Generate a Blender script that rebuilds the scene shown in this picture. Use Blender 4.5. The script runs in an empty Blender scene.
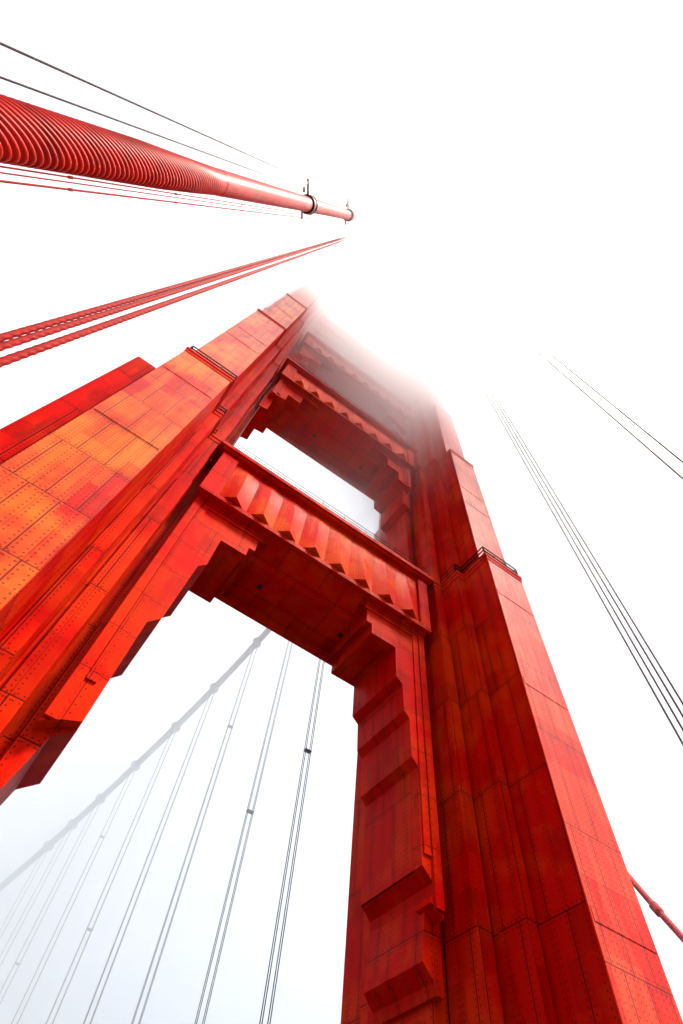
import bpy, bmesh, math, random
from mathutils import Vector, Matrix
random.seed(7)
S = bpy.context.scene
COL = S.collection
RAD = math.radians

# ---------------------------------------------------------------- camera
R = [[0.8141792, -0.5752021, 0.0790868], [0.5399062, 0.6999354, -0.4675381], [0.2135733, 0.4233592, 0.880428]]
FPX = 542.853
cam = bpy.data.cameras.new('camera')
cam.sensor_fit = 'VERTICAL'; cam.sensor_height = 24.0
cam.lens = FPX / 1024 * 24.0
cam.clip_start = 0.1; cam.clip_end = 6000
cam_o = bpy.data.objects.new('camera', cam); COL.objects.link(cam_o)
rows = [Vector(r) for r in R]          # rows: image right, image down, forward in world axes
cam_o.matrix_world = Matrix((( rows[0].x, -rows[1].x, -rows[2].x, 0),
                             ( rows[0].y, -rows[1].y, -rows[2].y, 0),
                             ( rows[0].z, -rows[1].z, -rows[2].z, 0),
                             (0, 0, 0, 1)))
S.camera = cam_o

# ---------------------------------------------------------------- world, sun, exposure
SUN_DIR = Vector((0.27, -0.48, 0.83)).normalized()      # towards the sun
sun_el = math.asin(SUN_DIR.z); sun_az = math.atan2(SUN_DIR.x, SUN_DIR.y)
W = bpy.data.worlds.new('World'); S.world = W; W.use_nodes = True
nt = W.node_tree; nt.nodes.clear()
sky = nt.nodes.new('ShaderNodeTexSky'); sky.sky_type = 'NISHITA'; sky.sun_disc = False
sky.sun_elevation = sun_el; sky.sun_rotation = sun_az; sky.air_density = 1.0; sky.dust_density = 4.0
bg1 = nt.nodes.new('ShaderNodeBackground'); bg1.inputs['Strength'].default_value = 0.05
nt.links.new(sky.outputs[0], bg1.inputs['Color'])
tc = nt.nodes.new('ShaderNodeTexCoord'); sp = nt.nodes.new('ShaderNodeSeparateXYZ')
nt.links.new(tc.outputs['Generated'], sp.inputs[0])
rp = nt.nodes.new('ShaderNodeValToRGB')
rp.color_ramp.elements[0].position = 0.0; rp.color_ramp.elements[0].color = (0.10, 0.11, 0.12, 1)   # overcast: dim at the horizon, bright overhead
e_ = rp.color_ramp.elements.new(0.36); e_.color = (1.04, 1.09, 1.18, 1)
rp.color_ramp.elements[-1].position = 0.85; rp.color_ramp.elements[-1].color = (1.0, 1.0, 1.0, 1)
nt.links.new(sp.outputs['Z'], rp.inputs[0])
bg2 = nt.nodes.new('ShaderNodeBackground'); bg2.inputs['Strength'].default_value = 0.74    # bright overcast fog layer
nt.links.new(rp.outputs[0], bg2.inputs['Color'])
ad = nt.nodes.new('ShaderNodeAddShader'); ow = nt.nodes.new('ShaderNodeOutputWorld')
nt.links.new(bg1.outputs[0], ad.inputs[0]); nt.links.new(bg2.outputs[0], ad.inputs[1]); nt.links.new(ad.outputs[0], ow.inputs['Surface'])

sl = bpy.data.lights.new('sun', 'SUN'); sl.energy = 5.0; sl.angle = RAD(9); sl.color = (1.0, 0.91, 0.76)
so = bpy.data.objects.new('sun', sl); COL.objects.link(so)
so.rotation_euler = SUN_DIR.to_track_quat('Z', 'Y').to_euler()
S.view_settings.view_transform = 'Standard'; S.view_settings.look = 'None'
S.view_settings.exposure = 0.5; S.view_settings.gamma = 1.0; S.view_settings.use_curve_mapping = False
S.render.engine = 'CYCLES'
S.cycles.volume_bounces = 16; S.cycles.max_bounces = 20; S.cycles.diffuse_bounces = 2
S.cycles.volume_step_rate = 1.0; S.cycles.volume_max_steps = 256

# ---------------------------------------------------------------- materials
def new_mat(name):
    m = bpy.data.materials.new(name); m.use_nodes = True; m.node_tree.nodes.clear(); return m
class N:
    def __init__(s, m): s.t = m.node_tree
    def n(s, kind, **kw):
        x = s.t.nodes.new(kind)
        for k, v in kw.items(): setattr(x, k, v)
        return x
    def l(s, a, b): s.t.links.new(a, b)
    def math(s, op, a, b=None, c=None, clamp=False):
        x = s.t.nodes.new('ShaderNodeMath'); x.operation = op; x.use_clamp = clamp
        for i, v in enumerate((a, b, c)):
            if v is None: continue
            if isinstance(v, (int, float)): x.inputs[i].default_value = v
            else: s.t.links.new(v, x.inputs[i])
        return x.outputs[0]
    def mix(s, f, a, b, blend='MIX'):
        x = s.t.nodes.new('ShaderNodeMix'); x.data_type = 'RGBA'; x.blend_type = blend
        for sock, v in ((x.inputs[0], f), (x.inputs[6], a), (x.inputs[7], b)):
            if isinstance(v, (int, float)): sock.default_value = v
            elif isinstance(v, tuple): sock.default_value = v
            else: s.t.links.new(v, sock)
        return x.outputs[2]
    def ramp(s, v, p0, p1, c0=(0,0,0,1), c1=(1,1,1,1)):
        x = s.t.nodes.new('ShaderNodeValToRGB'); e = x.color_ramp.elements
        e[0].position = p0; e[0].color = c0; e[1].position = p1; e[1].color = c1
        s.t.links.new(v, x.inputs[0]); return x.outputs[0]

def steel(name, base, warm, pale, pw=2.3, ph=6.5, rivets=0.33, warm_amt=0.35, rough=0.42, seam=0.9, spec=.02, patches=1.0):
    """painted riveted plate: UV is in metres (u across, v up)"""
    m = new_mat(name); g = N(m)
    uv = g.n('ShaderNodeUVMap'); sx = g.n('ShaderNodeSeparateXYZ'); g.l(uv.outputs[0], sx.inputs[0])
    u, v = sx.outputs['X'], sx.outputs['Y']
    br = g.n('ShaderNodeTexBrick'); br.offset = 0.5; br.squash = 1.0
    g.l(uv.outputs[0], br.inputs['Vector'])
    br.inputs['Color1'].default_value = (0, 0, 0, 1); br.inputs['Color2'].default_value = (1, 1, 1, 1)
    br.inputs['Mortar'].default_value = (.5, .5, .5, 1)
    br.inputs['Scale'].default_value = 1.0; br.inputs['Mortar Size'].default_value = 0.032
    br.inputs['Brick Width'].default_value = pw; br.inputs['Row Height'].default_value = ph
    plate = br.outputs['Color']; seamf = br.outputs['Fac']
    tco = g.n('ShaderNodeTexCoord')
    def noise(sc, det, vec=None, rough_=.55):
        n = g.n('ShaderNodeTexNoise'); n.inputs['Scale'].default_value = sc; n.inputs['Detail'].default_value = det
        n.inputs['Roughness'].default_value = rough_
        g.l(vec or tco.outputs['Object'], n.inputs['Vector']); return n.outputs['Fac']
    mp = g.n('ShaderNodeMapping'); mp.inputs['Scale'].default_value = (1.0, 1.0, 0.16); g.l(tco.outputs['Object'], mp.inputs[0])
    streak = noise(1.3, 5, mp.outputs[0], .65); big = noise(.23, 5, None, .6); fine = noise(3.0, 6, None, .7)
    # touched-up paint: squarish patches of fresh and of faded coat
    def cells(w_, h_, off, vec=None):
        b2 = g.n('ShaderNodeTexBrick'); b2.offset = off; g.l(vec or uv.outputs[0], b2.inputs['Vector'])
        b2.inputs['Color1'].default_value = (0, 0, 0, 1); b2.inputs['Color2'].default_value = (1, 1, 1, 1); b2.inputs['Mortar'].default_value = (.5, .5, .5, 1)
        b2.inputs['Scale'].default_value = 1.0; b2.inputs['Mortar Size'].default_value = 0.0; b2.inputs['Bias'].default_value = 0
        b2.inputs['Brick Width'].default_value = w_; b2.inputs['Row Height'].default_value = h_; return b2.outputs['Color']
    patch = g.math('MULTIPLY', g.ramp(cells(.95, 1.55, .37), .80, .82), patches)
    c = g.mix(g.math('MULTIPLY', g.ramp(big, .46, .60), warm_amt), base, warm)
    c = g.mix(g.math('MULTIPLY', plate, .28), c, tuple(x*.55 for x in base[:3])+(1,))
    c = g.mix(g.math('MULTIPLY', g.ramp(streak, .50, .74), .55*warm_amt+.10), c, pale)
    p2 = g.math('MULTIPLY', g.ramp(cells(1.9, 2.7, .23), .62, .66), patches)
    c = g.mix(g.math('MULTIPLY', p2, .30*warm_amt), c, pale)
    c = g.mix(g.math('MULTIPLY', patch, .30), c, tuple(x*.42 for x in base[:3])+(1,))
    c = g.mix(g.math('MULTIPLY', g.ramp(fine, .60, .78), .30), c, pale)
    c = g.mix(g.math('MULTIPLY', g.ramp(streak, .30, .42, (1,1,1,1), (0,0,0,1)), .45), c, (0.10, .003, .001, 1))
    # rivet rows beside every seam plus one row down the plate
    def cell(x, p, off=0.0):      # signed distance to nearest multiple of p
        a = g.math('ADD', x, off); b = g.math('DIVIDE', a, p); r = g.math('ROUND', b); return g.math('MULTIPLY', g.math('SUBTRACT', b, r), p)
    du = g.math('ABSOLUTE', cell(u, pw/2)); du = g.math('SUBTRACT', du, 0.13)
    dv = cell(v, rivets)
    d2 = g.math('ADD', g.math('MULTIPLY', du, du), g.math('MULTIPLY', dv, dv))
    rv = g.math('LESS_THAN', d2, 0.0018)
    dv2 = g.math('SUBTRACT', g.math('ABSOLUTE', cell(v, ph)), 0.15); du2 = cell(u, rivets)
    d3 = g.math('ADD', g.math('MULTIPLY', du2, du2), g.math('MULTIPLY', dv2, dv2))
    rh = g.math('LESS_THAN', d3, 0.0018)
    riv = g.math('MAXIMUM', rv, rh)
    half = g.math('LESS_THAN', g.math('ABSOLUTE', cell(u, pw/2)), 0.02)
    seams = g.math('MAXIMUM', seamf, g.math('MULTIPLY', half, .5))
    c = g.mix(g.math('MULTIPLY', riv, .7), c, (0.10, .004, .002, 1))
    c = g.mix(g.math('MULTIPLY', seams, seam), c, (0.07, .004, .002, 1))
    bs = g.n('ShaderNodeBsdfPrincipled'); g.l(c, bs.inputs['Base Color'])
    g.l(g.math('ADD', g.math('MULTIPLY', fine, .25), rough-.1), bs.inputs['Roughness'])
    bs.inputs['Specular IOR Level'].default_value = spec
    h = g.math('ADD', g.math('MULTIPLY', riv, 1.0), g.math('MULTIPLY', seams, -.8))
    h = g.math('ADD', h, g.math('MULTIPLY', big, 2.0))
    bp = g.n('ShaderNodeBump'); bp.inputs['Distance'].default_value = .03; bp.inputs['Strength'].default_value = .6
    g.l(h, bp.inputs['Height']); g.l(bp.outputs[0], bs.inputs['Normal'])
    o = g.n('ShaderNodeOutputMaterial'); g.l(bs.outputs[0], o.inputs['Surface']); return m

BASE = (0.52, 0.0012, 0.0003, 1); WARM = (0.72, 0.06, 0.001, 1); PALE = (0.62, 0.012, 0.002, 1)
M = {}
M['leg']    = steel('red_riveted_plate', BASE, WARM, PALE, 1.9, 6.2, .24, .40)
M['strut']  = steel('red_strut_plate', (0.56,0.0014,0.0003,1), WARM, PALE, 3.2, 2.6, .40, .35, .45, .6)
M['chev']   = steel('orange_glare_plate', (0.64,0.010,0.001,1), (0.78,0.08,0.004,1), (0.82,0.18,0.025,1), 2.6, 5.2, .5, .7, .4, .3, .05, 0.0)  # orange and pale tones: sun and sky reflections put into the facet colour
M['face_left'] = steel('weathered_sun_glare_face', (0.62,0.006,0.001,1), (0.86,0.14,0.001,1), (0.84,0.16,0.02,1), 1.25, 3.4, .24, .95, .35, .8, .15)  # patchy paint, with the sun glare on this face put into the orange
M['face_right'] = steel('sky_sheen_red_face', (0.62,0.012,0.003,1), (0.78,0.05,0.006,1), (0.80,0.15,0.06,1), 1.2, 5.2, .24, .6, .35, .8, .12)  # pale pink is the grazing sky reflection painted into the red
def paint(name, col, rough=.45, noise_amt=.3, dark=(0.1,.01,.005,1), scale=2.0, metallic=0):
    m = new_mat(name); g = N(m); tco = g.n('ShaderNodeTexCoord')
    n = g.n('ShaderNodeTexNoise'); n.inputs['Scale'].default_value = scale; n.inputs['Detail'].default_value = 6
    g.l(tco.outputs['Object'], n.inputs['Vector'])
    c = g.mix(g.math('MULTIPLY', g.ramp(n.outputs['Fac'], .45, .7), noise_amt), col, dark)
    bs = g.n('ShaderNodeBsdfPrincipled'); g.l(c, bs.inputs['Base Color']); bs.inputs['Roughness'].default_value = rough
    bs.inputs['Metallic'].default_value = metallic; bs.inputs['Specular IOR Level'].default_value = .5 if 'water' in name else .12
    o = g.n('ShaderNodeOutputMaterial'); g.l(bs.outputs[0], o.inputs['Surface']); return m
M['cable']  = paint('red_cable_paint', (0.5,0.012,0.006,1), .5, .35, (0.25,.008,.004,1), 1.6)
M['farcable'] = paint('fog_greyed_red_cable', (0.20,0.10,0.10,1), .6, .3, (0.1,.05,.05,1), 1)  # red cable; the grey is fog haze mixed into its colour
M['dull'] = paint('fog_dulled_red_cable', (0.36,0.045,0.045,1), .7, .3, (0.2,.02,.02,1), 1)  # pinkish fading by fog is painted into the cable's red
M['rib']    = paint('red_cable_wrap', (0.56,0.008,0.002,1), .45, .45, (0.09,.002,.001,1), 1.1)
M['darkmetal'] = paint('dark_steel', (0.05,0.02,0.018,1), .5, .4, (0.02,.01,.01,1), 4)
M['redrope'] = paint('red_wire_rope', (0.36,0.004,0.002,1), .7, .5, (0.12,.004,.003,1), 5)
M['greyrope'] = paint('grey_wire_rope', (0.09,0.065,0.065,1), .55, .4, (0.04,.02,.02,1), 5)
M['rail']   = paint('dark_red_rail', (0.035,0.008,0.006,1), .5, .4, (0.03,.01,.01,1), 6)
M['asphalt'] = paint('asphalt', (0.05,0.05,0.052,1), .85, .5, (0.035,.035,.036,1), 6)
M['concrete'] = paint('concrete', (0.12,0.115,0.105,1), .85, .4, (0.13,.12,.11,1), 1.5)
M['line']   = paint('road_paint', (0.75,0.72,0.62,1), .6, .3, (0.4,.38,.3,1), 8)
M['water']  = paint('bay_water', (0.03,0.05,0.055,1), .12, .4, (0.02,.035,.04,1), .05)

# ---------------------------------------------------------------- mesh helpers
def uvbox(me):
    uvl = me.uv_layers.new(name='UVMap')
    for p in me.polygons:
        n = p.normal; ax, ay, az = abs(n.x), abs(n.y), abs(n.z)
        for li in p.loop_indices:
            c = me.vertices[me.loops[li].vertex_index].co
            if az > ax and az > ay: w = (c.x, c.y)
            elif ay >= ax: w = (c.x, c.z)
            else: w = (c.y, c.z)
            uvl.data[li].uv = w
def obj(name, bm, mat, parent=None, smooth=False, bevel=0):
    bmesh.ops.recalc_face_normals(bm, faces=bm.faces[:])
    if bevel:
        bmesh.ops.bevel(bm, geom=bm.edges[:], offset=bevel, segments=1, affect='EDGES', clamp_overlap=True)
    me = bpy.data.meshes.new(name); bm.to_mesh(me); bm.free(); uvbox(me)
    me.materials.append(mat)
    if smooth:
        for p in me.polygons: p.use_smooth = True
    o = bpy.data.objects.new(name, me); COL.objects.link(o)
    if parent: o.parent = parent
    return o
def prism_xy(bm, pts, z0, z1):
    a = [bm.verts.new((x, y, z0)) for x, y in pts]; b = [bm.verts.new((x, y, z1)) for x, y in pts]
    n = len(pts)
    bm.faces.new(a[::-1]); bm.faces.new(b)
    for i in range(n): bm.faces.new((a[i], a[(i+1) % n], b[(i+1) % n], b[i]))
def prism_xz(bm, pts, y0, y1):
    a = [bm.verts.new((x, y0, z)) for x, z in pts]; b = [bm.verts.new((x, y1, z)) for x, z in pts]
    n = len(pts)
    bm.faces.new(a); bm.faces.new(b[::-1])
    for i in range(n): bm.faces.new((a[i], b[i], b[(i+1) % n], a[(i+1) % n]))
def prism_yz(bm, pts, x0, x1):
    a = [bm.verts.new((x0, y, z)) for y, z in pts]; b = [bm.verts.new((x1, y, z)) for y, z in pts]
    n = len(pts)
    bm.faces.new(a); bm.faces.new(b[::-1])
    for i in range(n): bm.faces.new((a[i], b[i], b[(i+1) % n], a[(i+1) % n]))
def box(bm, x0, x1, y0, y1, z0, z1):
    prism_xy(bm, [(min(x0,x1), y0), (max(x0,x1), y0), (max(x0,x1), y1), (min(x0,x1), y1)], z0, z1)
def tube(bm, pts, r, seg=8, radii=None):
    pts = [Vector(p) for p in pts]; rings = []
    for i, p in enumerate(pts):
        t = (pts[min(i+1, len(pts)-1)] - pts[max(i-1, 0)]).normalized()
        up = Vector((0,0,1)) if abs(t.z) < .9 else Vector((1,0,0))
        a = t.cross(up).normalized(); b = t.cross(a)
        rr = radii[i] if radii else r
        rings.append([bm.verts.new(p + a*math.cos(2*math.pi*k/seg)*rr + b*math.sin(2*math.pi*k/seg)*rr) for k in range(seg)])
    for q in range(len(rings)-1):
        for k in range(seg): bm.faces.new((rings[q][k], rings[q][(k+1) % seg], rings[q+1][(k+1) % seg], rings[q+1][k]))
    bm.faces.new(rings[0][::-1]); bm.faces.new(rings[-1])
def empty(name, loc=(0,0,0)):
    o = bpy.data.objects.new(name, None); o.location = loc; o.empty_display_size = .5; COL.objects.link(o); return o
def tag(o, label=None, cat=None, group=None, kind=None):
    for k, v in (('label', label), ('category', cat), ('group', group), ('kind', kind)):
        if v: o[k] = v
    return o
def P(px, py, depth):          # world position of a measured point at a given depth in metres
    c = ((px-341.5)/FPX*depth, (py-512)/FPX*depth, depth)
    return rows[0]*c[0] + rows[1]*c[1] + rows[2]*c[2]

# ================================================================ the tower
XC, YC, DECK = 8.76, 22.6, -1.7
tower = empty('bridge_tower', (XC, YC, DECK))
tag(tower, 'red riveted steel bridge tower with stepped legs and chevron struts, its top in fog', 'tower')
def tower_part(name, bm, mat, parent, **kw):
    o = obj(name, bm, mat, parent, **kw); return o
def local(o, parent_loc): o.matrix_parent_inverse = Matrix.Translation(-Vector(parent_loc)); return o

# nested half sizes (half width in x, half depth in y) of the stepped leg plan, per storey
SECT = [
 (DECK,  37.6, [(4.20,1.80),(3.40,3.82),(2.50,5.70),(1.84, 8.40)]),
 (37.6,  62.3, [(4.20,1.75),(3.42,3.70),(2.52,5.50),(1.78, 7.60)]),
 (62.3,  83.0, [(4.00,1.65),(3.25,3.40),(2.45,5.00),(1.68, 6.90)]),
 (83.0, 106.0, [(3.80,1.55),(3.05,3.10),(2.30,4.50),(1.55, 6.20)]),
 (106.0,128.0, [(3.60,1.45),(2.80,2.80),(2.10,4.00),(1.40, 5.50)])]
def plan(cx, cy, nest, grow=0.0):
    q = []                           # first quadrant, from +x axis side to +y axis side
    n = [(a+grow, b+grow) for a, b in nest]
    for i, (hx, hy) in enumerate(n):
        if i == 0: q.append((hx, hy))
        else: q += [(hx, n[i-1][1]), (hx, hy)]
    pts = [(x, y) for x, y in q]
    pts += [(-x, y) for x, y in reversed(q)]
    pts += [(-x, -y) for x, y in q]
    pts += [(x, -y) for x, y in reversed(q)]
    return [(cx+x, cy+y) for x, y in pts]

def rail_run(bm, pts, h=1.1, step=1.2, r=.028):
    """posts and two rails following a list of floor points"""
    for a, b in zip(pts[:-1], pts[1:]):
        a, b = Vector(a), Vector(b); L = (b-a).length; n = max(1, int(round(L/step)))
        for k in range(n+1):
            p = a.lerp(b, k/n); tube(bm, [p, p+Vector((0,0,h))], r, 5)
        for hh in (h, h*.55, .12): tube(bm, [a+Vector((0,0,hh)), b+Vector((0,0,hh))], r, 5)

for side in (-1, 1):
    cx = XC + side*13.7
    bm = bmesh.new()
    for z0, z1, nest in SECT: prism_xy(bm, plan(cx, YC, nest), z0, z1)
    leg = obj('tower_leg', bm, M['leg'], tower)
    tl = (XC, YC, DECK); local(leg, tl)
    # raised pilasters on the inner front steps of the lowest storey and of the next
    def pil(a0, a1, y0, y1, z0, z1, chamfer=.9):
        b = bmesh.new(); x0 = XC+side*a0; x1 = XC+side*a1
        prism_yz(b, [(y0, z0), (y0, z1-chamfer*.4), (y1, z1), (y1, z0)], min(x0,x1), max(x0,x1))
        o = obj('pilaster', b, M['leg'], leg); return o
    pil(10.12, 10.95, 18.55, 20.6, DECK, 30.6)
    pil(10.22, 10.90, 18.66, 20.5, DECK, 34.6)
    pil(11.12, 11.70, 16.70, 18.3, DECK, 33.6)
    pil(10.17, 10.95, 18.70, 20.5, 37.9, 58.5)
    # outer side step seen beyond the main face
    pil(16.05, 17.3, 15.2, 18.0, DECK, 34.6)
    # setback ledges: a thin projecting shelf that follows the stepped outline
    for (zz, nest, gr) in ((37.6, SECT[0][2], .10), (62.3, SECT[1][2], .10), (83.0, SECT[2][2], .10), (106.0, SECT[3][2], .10)):
        b = bmesh.new(); prism_xy(b, plan(cx, YC, nest, gr), zz-.02, zz+.26)
        prism_xy(b, plan(cx, YC, nest, gr*.45), zz-.50, zz-.021)
        obj('setback_ledge', b, M['strut'], leg)
    # horizontal plate bands on the main face
    for zz in (12.0, 24.2, 33.0, 49.0, 52.5, 72.5):
        nest = SECT[0][2] if zz < 37 else (SECT[1][2] if zz < 62 else SECT[2][2])
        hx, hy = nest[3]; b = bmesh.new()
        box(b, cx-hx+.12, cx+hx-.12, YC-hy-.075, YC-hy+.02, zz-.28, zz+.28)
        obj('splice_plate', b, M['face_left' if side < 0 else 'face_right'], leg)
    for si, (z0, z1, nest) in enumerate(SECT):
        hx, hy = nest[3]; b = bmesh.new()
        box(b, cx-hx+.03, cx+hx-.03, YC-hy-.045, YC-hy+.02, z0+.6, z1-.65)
        obj('face_panel', b, M['face_left' if side < 0 else 'face_right'], leg)  # thin cladding that carries the painted sun glare and sky reflection
    # railings on the ledges
    for zz, nest in ((37.94, SECT[0][2]),):
        o = [(4.15,1.0),(4.15,-1.7),(3.4,-1.7),(3.4,-3.72),(2.5,-3.72),(2.5,-5.6),(1.84,-5.6),(1.84,-8.3),(-1.84,-8.3),(-1.84,-5.6)]
        k = 1.0 if zz < 40 else .91
        pts = [(cx - side*x*1.0, YC + y*k, zz) for x, y in o]
        b = bmesh.new(); rail_run(b, pts, 1.15, 1.1, .055)
        obj('railing', b, M['rail'], leg)
    # square rungs of service ladder in the recess
    b = bmesh.new(); xl = XC+side*9.75; yl = 20.45
    for s in (-.22, .22): tube(b, [(xl+s, yl, 38), (xl+s, yl, 61)], .035, 5)
    for k in range(70): tube(b, [(xl-.22, yl, 38.2+k*.32), (xl+.22, yl, 38.2+k*.32)], .02, 4)
    obj('ladder', b, M['rail'], leg)

# -------------------------------------------------- struts with portal surrounds
def mirror_pts(prof): return [(XC+a, z) for a, z in prof], [(XC-a, z) for a, z in prof]
def strut(zb, zt, prof, plate_bot, panel=(.55, 1.0), lip=.75, first=False, wide=10.15, nch=8, yb=25.0):
    """zb soffit height, zt top; prof = inner outline (offset from centre, z) from low outside to the soffit"""
    e = None
    # core box with an inclined front fascia
    bm = bmesh.new()
    prism_yz(bm, [(19.25, zt-.4), (19.25, zb+1.1), (19.45, zb+1.08), (21.2, zb), (yb-.5, zb), (yb-.48, zb-.5), (yb, zb-.5), (yb, zt-.4)], XC-9.5+.01, XC+9.5-.01)
    core = obj('strut', bm, M['strut'], tower); local(core, (XC, YC, DECK))
    # spandrel frame in front
    bm = bmesh.new()
    box(bm, XC-wide+.5, XC+wide-.5, 18.98, 19.24, zb+1.02, zb+1.40)       # lower moulding
    box(bm, XC-wide+.5, XC+wide-.5, 19.17, 19.242, zt-.85, zt-.45)
    box(bm, XC-wide+.5, XC-8.35, 19.005, 19.241, zb+1.421, zt-.851)
    box(bm, XC+8.75, XC+wide-.5, 19.005, 19.241, zb+1.421, zt-.851)
    obj('moulding', bm, M['strut'], core)
    bm = bmesh.new()
    box(bm, XC-wide, XC+wide, 18.62, yb+.3, zt-.41, zt)
    box(bm, XC-wide+.25, XC+wide-.25, 18.80, yb+.1, zt-.62, zt-.411)
    obj('cornice', bm, M['strut'], core)
    # chevrons: prisms that lean out from nothing at the top to a sharp ridge at the bottom
    za, zc = zb+1.5, zt-1.25; x0 = XC-8.3; pw = 17.0/nch
    for k in range(nch):
        bm = bmesh.new(); xa = x0+k*pw; xr = xa+pw*.48; xb = xa+pw-.02; yf = 19.245
        q = 5
        def facet(A, B, C_, D_):          # bilinear facet: A top-left, B bottom-left, C bottom-right, D top-right
            A, B, C_, D_ = map(Vector, (A, B, C_, D_)); g_ = []
            for i in range(q+1):
                row = []
                for j in range(q+1):
                    t, w_ = i/q, j/q
                    row.append(bm.verts.new((A.lerp(B, t)).lerp(D_.lerp(C_, t), w_)))
                g_.append(row)
            for i in range(q):
                for j in range(q): bm.faces.new((g_[i][j], g_[i+1][j], g_[i+1][j+1], g_[i][j+1]))
        T1, T2, TR = (xa, yf, zc), (xb, yf, zc), (xr, yf-.05, zc+.02)
        B1, B2, B3 = (xa, yf, za), (xr, yf-.72, za+.10), (xb, yf, za)
        facet(T1, B1, B2, TR); facet(TR, B2, B3, T2)
        bm.faces.new([bm.verts.new(v) for v in (B1, B3, B2)])
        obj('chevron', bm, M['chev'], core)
    # corbels on both legs and their face plates
    prof_right = prof
    for side in (-1, 1):
        prof = PROF1_LEFT if (first and side < 0) else prof_right
        bm = bmesh.new(); pts = [(XC+side*a, z) for a, z in prof] + [(XC+side*9.7, zb+.6), (XC+side*9.7, prof[0][1])]
        prism_xz(bm, pts, 20.4, 24.5)
        c = obj('corbel', bm, M['leg'] if first else M['strut'], core)
        bm = bmesh.new()
        inner = [(a+.015, z+.01) for a, z in prof if z > plate_bot+.4]
        pts = [(9.42, plate_bot), (9.42, zb+1.3)] + [(3.9, zb+1.3), (3.9, zb+.62)] + [(a+.02 if i < 3 else a, z) for i, (a, z) in enumerate(reversed(inner))] + [(8.72, plate_bot+.45)]
        prism_xz(bm, [(XC+side*a, z) for a, z in pts], 19.75, 20.8)
        obj('face_plate', bm, M['strut'], c)
        for (ao, ai, tz, bz, y0) in ((9.38, 8.90, (.98, .66), plate_bot+.25, 19.60), (8.86, 8.42, (.62, .34), plate_bot+(2.4 if first else 1.0), 19.66)):
            bm = bmesh.new()      # raised frames laid over the plate, one inside the other
            prism_xz(bm, [(XC+side*a, z) for a, z in ((ao, bz), (ao, zb+tz[0]), (4.25, zb+tz[0]), (4.25, zb+tz[1]), (ai, zb+tz[1]), (ai, bz))], y0, 19.8)
            obj('face_frame', bm, M['strut'], c)
    # rail along the top edge
    bm = bmesh.new(); rail_run(bm, [(XC-9.6, 18.75, zt), (XC+9.6, 18.75, zt)], .95, 2.2, .022)
    obj('railing', bm, M['rail'], core)
    # round drain opening in the soffit
    for px in (-2.6, 4.2):
        bm = bmesh.new(); tube(bm, [(XC+px, 22.6, zb-.03), (XC+px, 22.6, zb+.2)], .22, 14)
        obj('drain_hole', bm, M['darkmetal'], core)
    return core
PROF1 = [(9.3, 10.3), (9.2, 10.7), (8.65, 11.25), (8.95, 13.7), (8.9, 14.1), (8.3, 14.65), (8.36, 19.8), (7.95, 20.25), (7.88, 22.8), (7.5, 23.2), (7.42, 25.2), (6.95, 25.6), (6.9, 28.2), (4.9, 28.2), (4.9, 29.1), (4.45, 29.1), (4.45, 30.0), (4.4, 30.6)]
PROF1_LEFT = [(9.3, 10.0), (9.2, 10.4), (8.75, 12.9), (8.05, 13.5), (7.95, 19.4), (7.45, 20.0), (7.15, 24.9), (6.75, 25.4), (6.7, 28.2), (4.9, 28.2), (4.9, 29.1), (4.45, 29.1), (4.45, 30.0), (4.4, 30.6)]
strut(30.0, 37.9, PROF1, 12.8, first=True)
PROF2 = [(9.45, 52.6), (8.75, 52.9), (8.75, 56.3), (7.7, 56.6), (7.7, 58.5), (6.1, 58.5), (6.1, 59.6), (6.0, 60.6)]
strut(60.2, 66.9, PROF2, 55.8)
PROF3 = [(9.3, 71.8), (8.7, 72.1), (8.7, 75.2), (7.6, 75.5), (7.6, 77.2), (6.0, 77.2), (5.9, 79.2)]
strut(78.8, 85.2, PROF3, 75.2)
PROF4 = [(9.35, 91.4), (9.3, 91.8), (8.7, 92.6), (8.7, 94.0), (8.1, 94.6), (7.3, 95.6), (5.4, 95.6), (5.4, 96.6), (4.8, 96.6), (4.7, 97.8)]
strut(97.4, 103.6, PROF4, 94.2)

# ================================================================ main cables
def frame_of(d):
    d = d.normalized(); up = Vector((0,-1,0)); a = d.cross(up).normalized(); return a, d.cross(a).normalized()
K = 1.45
cA = P(-70, 112, 8.2*K); cB = P(270, 195.5, 28*K); cC = P(308, 204.5, 35.6*K); cD = P(348, 215, 55*K); cE = P(366, 219, 84*K)
axis = (cC-cA).normalized()
cb = empty('main_cable', cA)
tag(cb, 'thick red main cable with ribbed wrapping rising overhead into the fog at upper left', 'bridge cable')
def lc(o, e): o.matrix_parent_inverse = Matrix.Translation(-Vector(e.location)); return o
bm = bmesh.new(); pts = []; rad = []
ribs_end = (P(215, 182, 19.5*K)-cA).length
L = (cC-cA).length; s = 0; pitch = .33
while s < L:
    base = cA + (cC-cA)*(s/L)
    if s < ribs_end:
        amp = .095*K*min(1, (ribs_end-s)/8)
        for t, rr in ((0, 0), (.18, .85), (.45, 1), (.72, .85), (.9, .1)):
            pts.append(base + axis*pitch*t); rad.append(.43*K + amp*rr)
    else:
        pts.append(base); rad.append(.44*K)
    s += pitch
pts += [cC, cD, cE, cE + (cE-cD)*1.2]; rad += [.44*K]*4
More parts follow.
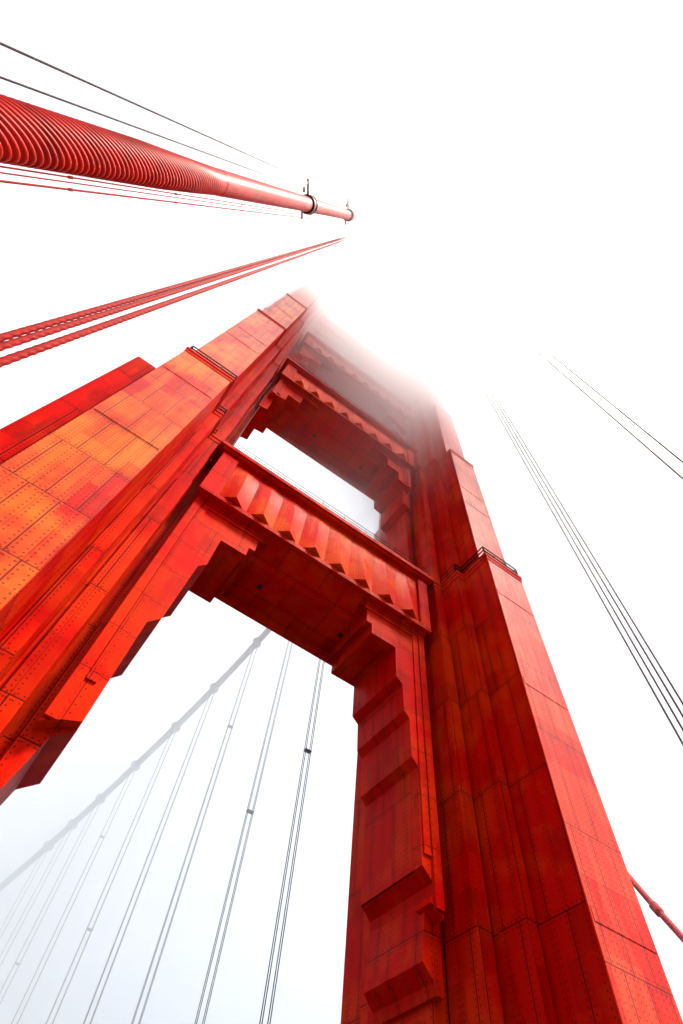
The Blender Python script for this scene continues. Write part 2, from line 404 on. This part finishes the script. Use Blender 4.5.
# wrap rings tilted, as a helix is
up_ = -rows[1]; A0, B0 = frame_of(axis); rings = []
for p, rr in zip(pts, rad):
    rings.append([])
    for k in range(40):
        th = 2*math.pi*k/40; d_ = A0*math.cos(th)+B0*math.sin(th)
        lean = 2.0 if (p-cA).length < ribs_end else 0
        rings[-1].append(bm.verts.new(p + d_*rr - axis*(d_.dot(up_))*.44*K*lean*min(1, max(0, (ribs_end-(p-cA).length)/4))))
for q_ in range(len(rings)-1):
    for k in range(40): bm.faces.new((rings[q_][k], rings[q_][(k+1) % 40], rings[q_+1][(k+1) % 40], rings[q_+1][k]))
bm.faces.new(rings[0][::-1]); bm.faces.new(rings[-1])
lc(obj('cable_wrapping', bm, M['rib'], cb, smooth=True), cb)
A_, B_ = frame_of(axis)
def offs(p, ang, r): return p + (A_*math.cos(ang) + B_*math.sin(ang))*r
for c0, dd in ((cC, (cD-cC).normalized()), (cD, (cE-cD).normalized())):
    bm = bmesh.new(); tube(bm, [c0-dd*.9, c0-dd*.85, c0+dd*.1, c0+dd*.15], 1, 32, [.46*K, .56*K, .56*K, .46*K])
    tube(bm, [c0+dd*.45, c0+dd*.5, c0+dd*.75, c0+dd*.8], 1, 32, [.46*K, .58*K, .58*K, .46*K])
    band = lc(obj('cable_band', bm, M['darkmetal'], cb, smooth=False), cb)
def dir_at(px, py, base_depth, base):       # offset from the cable axis of a parallel line seen through a pixel
    return P(px, py, base_depth) - base
def par_line(name, px, py, r, mat, ends=(0, 1.0)):
    # a line parallel to the cable that passes through the ray of (px,py) at the depth of the cable there
    dep = 10.8*K; q = P(px, py, dep); off = q - P(0, 130, dep)
    b = bmesh.new(); tube(b, [cA+off, cC+off, cD+off*.95, cE+off*.8], r, 6); return lc(obj(name, b, mat, cb), cb), off
_, o1 = par_line('hand_rope', 0, 54, .034, M['darkmetal'])
_, o2 = par_line('hand_rope', 0, 84, .03, M['darkmetal'])
_, o3 = par_line('service_line', 0, 163, .028, M['redrope'])
_, o4 = par_line('service_line', 0, 168.5, .024, M['redrope'])
_, o5 = par_line('service_line', 0, 176, .036, M['redrope'])
for c0 in (cC, cD):
    b = bmesh.new()
    dd = axis
    top1, top2 = c0+o1*.97, c0+o2*.97 - dd*2.0
    tube(b, [c0+o1*.45, c0+o1*1.1], .11, 6); tube(b, [c0+o2*.8-dd*2.0, c0+o2*1.1-dd*2.0], .11, 6)
    tube(b, [c0+o1, c0+o2-dd*2.0], .07, 6)
    lc(obj('rope_post', b, M['darkmetal'], cb), cb); b = bmesh.new()
    tube(b, [c0+o5*.6-dd*3.0, c0+o5*1.08-dd*3.0], .09, 6); tube(b, [c0+o3-dd*3.0, c0+o5-dd*3.0], .03, 6)
    lc(obj('rope_post', b, M['darkmetal'], cb), cb)
for f_ in (.12, .30, .52):
    for o_ in (o3, o5):
        b = bmesh.new(); p = cA+(cC-cA)*f_+o_
        tube(b, [p-axis*.16, p-axis*.08, p+axis*.08, p+axis*.16], 1, 8, [.03, .05, .05, .03]); lc(obj('rope_clamp', b, M['redrope'], cb), cb)

# suspender rope groups: four vertical strands with a spacer clamp
def twisted(bm, x, y, z0, z1, r, lobes=3, lay=.9, seg=12, step=.07):
    n = int((z1-z0)/step); prev = None
    for i in range(n+1):
        z = z0+(z1-z0)*i/n; ring = []
        for k in range(seg):
            th = 2*math.pi*k/seg; rr = r*(1+.08*math.cos(lobes*th-2*math.pi*z*lobes/lay))
            ring.append(bm.verts.new((x+rr*math.cos(th), y+rr*math.sin(th), z)))
        if prev:
            for k in range(seg): bm.faces.new((prev[k], prev[(k+1) % seg], ring[(k+1) % seg], ring[k]))
        prev = ring
def ropes(x, y, ztop, sx, sy, r, mat, label, group, clamps=(), zbot=DECK-.4, n=4):
    e = empty('suspender_rope', (x, y, DECK)); tag(e, label, 'suspender rope', group)
    offs4 = [(-sx,-sy),(sx,-sy),(sx,sy),(-sx,sy)][:n]
    for dx, dy in offs4:
        b = bmesh.new()
        if mat is M['redrope']: twisted(b, x+dx, y+dy, zbot, ztop, r)
        else: tube(b, [(x+dx, y+dy, zbot), (x+dx, y+dy, ztop)], r, 8)
        lc(obj('strand', b, mat, e), e)
    for z in clamps:
        b = bmesh.new(); box(b, x-sx-r*1.5, x+sx+r*1.5, y-sy-r*1.5, y+sy+r*1.5, z-.07, z+.07); lc(obj('clamp', b, M['darkmetal'], e), e)
    b = bmesh.new(); box(b, x-sx-.2, x+sx+.2, y-sy-.2, y+sy+.2, DECK-.6, DECK+.5); lc(obj('socket', b, M['leg'], e), e)
    return e
def bearing_pt(px, py, Y=None, X=None):
    d = P(px, py, 1.0)
    k = (X/d.x) if X is not None else (Y/d.y)
    return d*k

# far cable seen through the portal, running down to the left
f0 = P(460, 420, 98); f1 = P(352, 530, 92); f2 = P(263, 636, 90); f3 = P(150, 752, 91); f4 = P(0, 888, 94); f5 = P(-160, 1015, 100)
fc = empty('main_cable', f5); tag(fc, 'pale far main cable sloping down to the left beyond the portal opening', 'bridge cable')
def smooth_pts(p, n=8):
    out = []
    for i in range(len(p)-1):
        a, b, c, d = p[max(i-1,0)], p[i], p[i+1], p[min(i+2,len(p)-1)]
        for k in range(n):
            t = k/n; out.append(.5*((2*b)+(c-a)*t+(2*a-5*b+4*c-d)*t*t+(3*b-a-3*c+d)*t**3))
    return out+[p[-1]]
fp = smooth_pts([f0,f1,f2,f3,f4,f5])
b = bmesh.new(); tube(b, fp, .5, 16); lc(obj('cable_wrapping', b, M['farcable'], fc, smooth=True), fc)
b = bmesh.new(); tube(b, [p+Vector((0,0,1.3)) for p in fp], .03, 5); lc(obj('hand_rope', b, M['greyrope'], fc), fc)
def on_cable(px, py):      # the cable point whose bearing matches the pixel's bearing
    d = P(px, py, 1.0); bx = math.atan2(d.x, d.y); best = None
    for a, c in zip(fp[:-1], fp[1:]):
        b0, b1 = math.atan2(a.x, a.y), math.atan2(c.x, c.y)
        if (b0-bx)*(b1-bx) <= 0:
            t = (bx-b0)/(b1-b0+1e-9); return a.lerp(c, t)
    return None
def zat(px, py, x, y):
    d = P(px, py, 1.0); return d.z/math.hypot(d.x, d.y)*math.hypot(x, y)
FAR = [((278,940),[(314,752)],'nearest and darkest rope group hanging beyond the portal, beside the right leg'),
       ((222,930),[(256,813)],'second rope group from the right leg beyond the portal'),
       ((172,910),[(246,731)],'third rope group from the right leg beyond the portal'),
       ((134,900),[],'fourth rope group from the right leg beyond the portal, plain without clamp'),
       ((100,905),[(97,932)],'fifth rope group from the right leg beyond the portal, clamp low down'),
       ((82,880),[(139,849)],'sixth rope group from the right leg beyond the portal'),
       ((52,895),[(24,966)],'seventh rope group from the right leg beyond the portal, faint in fog'),
       ((30,905),[],'eighth rope group from the right leg beyond the portal, very faint'),
       ((8,920),[],'faintest rope group beyond the portal, at the left edge of the photo')]
for (px, py), cl, lab in FAR:
    c = on_cable(px, py)
    if c is None: print('no cable point for', px, py); continue
    e = ropes(c.x, c.y, c.z, .30, .16, .042, M['greyrope'], lab, 'suspender ropes beyond the portal', [zat(a, b_, c.x, c.y) for a, b_ in cl])
    b = bmesh.new(); tube(b, [c-Vector((.3,.5,.2)), c+Vector((.3,.5,.2))], .66, 16); lc(obj('cable_band', b, M['farcable'], fc), fc)

# right side rope groups
q = bearing_pt(585, 556, X=22.4); ropes(q.x, q.y, 125, .42, .30, .048, M['greyrope'], 'four thin dark vertical ropes in open sky right beside the tower', 'side suspender ropes', [], DECK-.4)
q = bearing_pt(615, 413, X=22.4); ropes(q.x, q.y, 125, .40, .34, .058, M['greyrope'], 'thin dark rope group at the right edge of the photo, farthest from the tower', 'side suspender ropes', [], DECK-.4)
# left red ropes
q = bearing_pt(120, 307, X=-4.95)
def red_ropes(px, py, X, r, lab, n):
    q = bearing_pt(px, py, X=X)
    return ropes(q.x, q.y, 130, .10, .07, r, M['redrope'], lab, 'red suspender ropes on the left', [], DECK-.4, n)
red_ropes(100, 314, -5.0, .075, 'upper pair of thick twisted red ropes left of the tower', 2)
red_ropes(100, 332.5, -4.6, .085, 'lower single red rope just above the left leg', 1)

# cable behind the right leg, lower right
g0 = P(560, 795, 120); g1 = P(617, 863, 100); g2 = P(656.5, 909, 88); g3 = P(690, 946, 80); g4 = P(760, 1023, 68)
gc = empty('main_cable', g4); tag(gc, 'short stretch of pinkish red cable emerging from behind the right tower leg at lower right', 'bridge cable')
b = bmesh.new(); tube(b, [g0,g1,g2,g3,g4], .50, 16); lc(obj('cable_wrapping', b, M['dull'], gc, smooth=True), gc)
b = bmesh.new(); dd = (g3-g2).normalized(); tube(b, [g2-dd*1.3, g2-dd*.9, g2+dd*.9, g2+dd*1.3], 1, 16, [.5,.72,.72,.5]); lc(obj('cable_band', b, M['dull'], gc), gc)
b = bmesh.new(); o_ = P(656.5, 901, 88)-P(650, 909, 88); tube(b, [p+o_*1.15 for p in (g0,g1,g2,g3,g4)], .022, 5); lc(obj('hand_rope', b, M['greyrope'], gc), gc)

# ================================================================ deck, water
def sheet(name, x0, x1, y0, y1, z, mat, thick=None):
    b = bmesh.new()
    if thick: box(b, x0, x1, y0, y1, z-thick, z)
    else:
        vs = [b.verts.new(v) for v in ((x0,y0,z),(x1,y0,z),(x1,y1,z),(x0,y1,z))]; b.faces.new(vs)
    return tag(obj(name, b, mat), kind='structure')
sheet('water', -3000, 3000, -3000, 3000, -68, M['water'])
sheet('road', XC-9.2, XC+9.2, -400, 400, DECK-.15, M['asphalt'], 1.2)
for x0, x1 in ((XC-17.5, XC-9.2), (XC+9.2, XC+17.5)):
    sheet('sidewalk', x0, x1, -400, 400, DECK, M['concrete'], 1.35)
b = bmesh.new()
for k in range(-60, 61):
    for lx in (-6.1, -3.05, 0, 3.05, 6.1):
        box(b, XC+lx-.06, XC+lx+.06, k*6.0, k*6.0+2.4, DECK-.146, DECK-.142)
tag(obj('lane_marking', b, M['line']), kind='structure')

# ================================================================ fog
def vol_mat(name, dens, col=(.99,.995,1,1), aniso=.88, build=None):
    m = new_mat(name); g = N(m); v = g.n('ShaderNodeVolumePrincipled'); v.inputs['Color'].default_value = col
    v.inputs['Anisotropy'].default_value = aniso; v.inputs['Density'].default_value = dens
    if build: g.l(build(g), v.inputs['Density'])
    o = g.n('ShaderNodeOutputMaterial'); g.l(v.outputs[0], o.inputs['Volume']); return m
def fog_density(g):
    tco = g.n('ShaderNodeTexCoord'); s = g.n('ShaderNodeSeparateXYZ'); g.l(tco.outputs['Object'], s.inputs[0])
    x, y, z = s.outputs
    n = g.n('ShaderNodeTexNoise'); n.inputs['Scale'].default_value = .06; n.inputs['Detail'].default_value = 3; g.l(tco.outputs['Object'], n.inputs['Vector'])
    yy = g.math('MAXIMUM', g.math('MINIMUM', g.math('MULTIPLY', g.math('SUBTRACT', y, 17.0), 2.2), 6.0), -14.0)
    t = g.math('ADD', g.math('ADD', z, g.math('MULTIPLY', x, .85)), yy)
    t = g.math('ADD', t, g.math('MULTIPLY', g.math('SUBTRACT', n.outputs['Fac'], .5), 14.0))
    t = g.math('DIVIDE', g.math('SUBTRACT', t, 58.0), 36.0, clamp=True)
    t = g.math('MULTIPLY', g.math('MULTIPLY', t, t), .16)
    return t
b = bmesh.new(); box(b, -45, 60, -8, 38, 42, 128)
fb = tag(obj('fog_bank', b, vol_mat('fog', .1, build=fog_density)), kind='stuff')
b = bmesh.new(); box(b, -260, 52, 40, 420, -67, 240)
tag(obj('fog_bank', b, vol_mat('far_fog', FARD := .022)), kind='stuff')
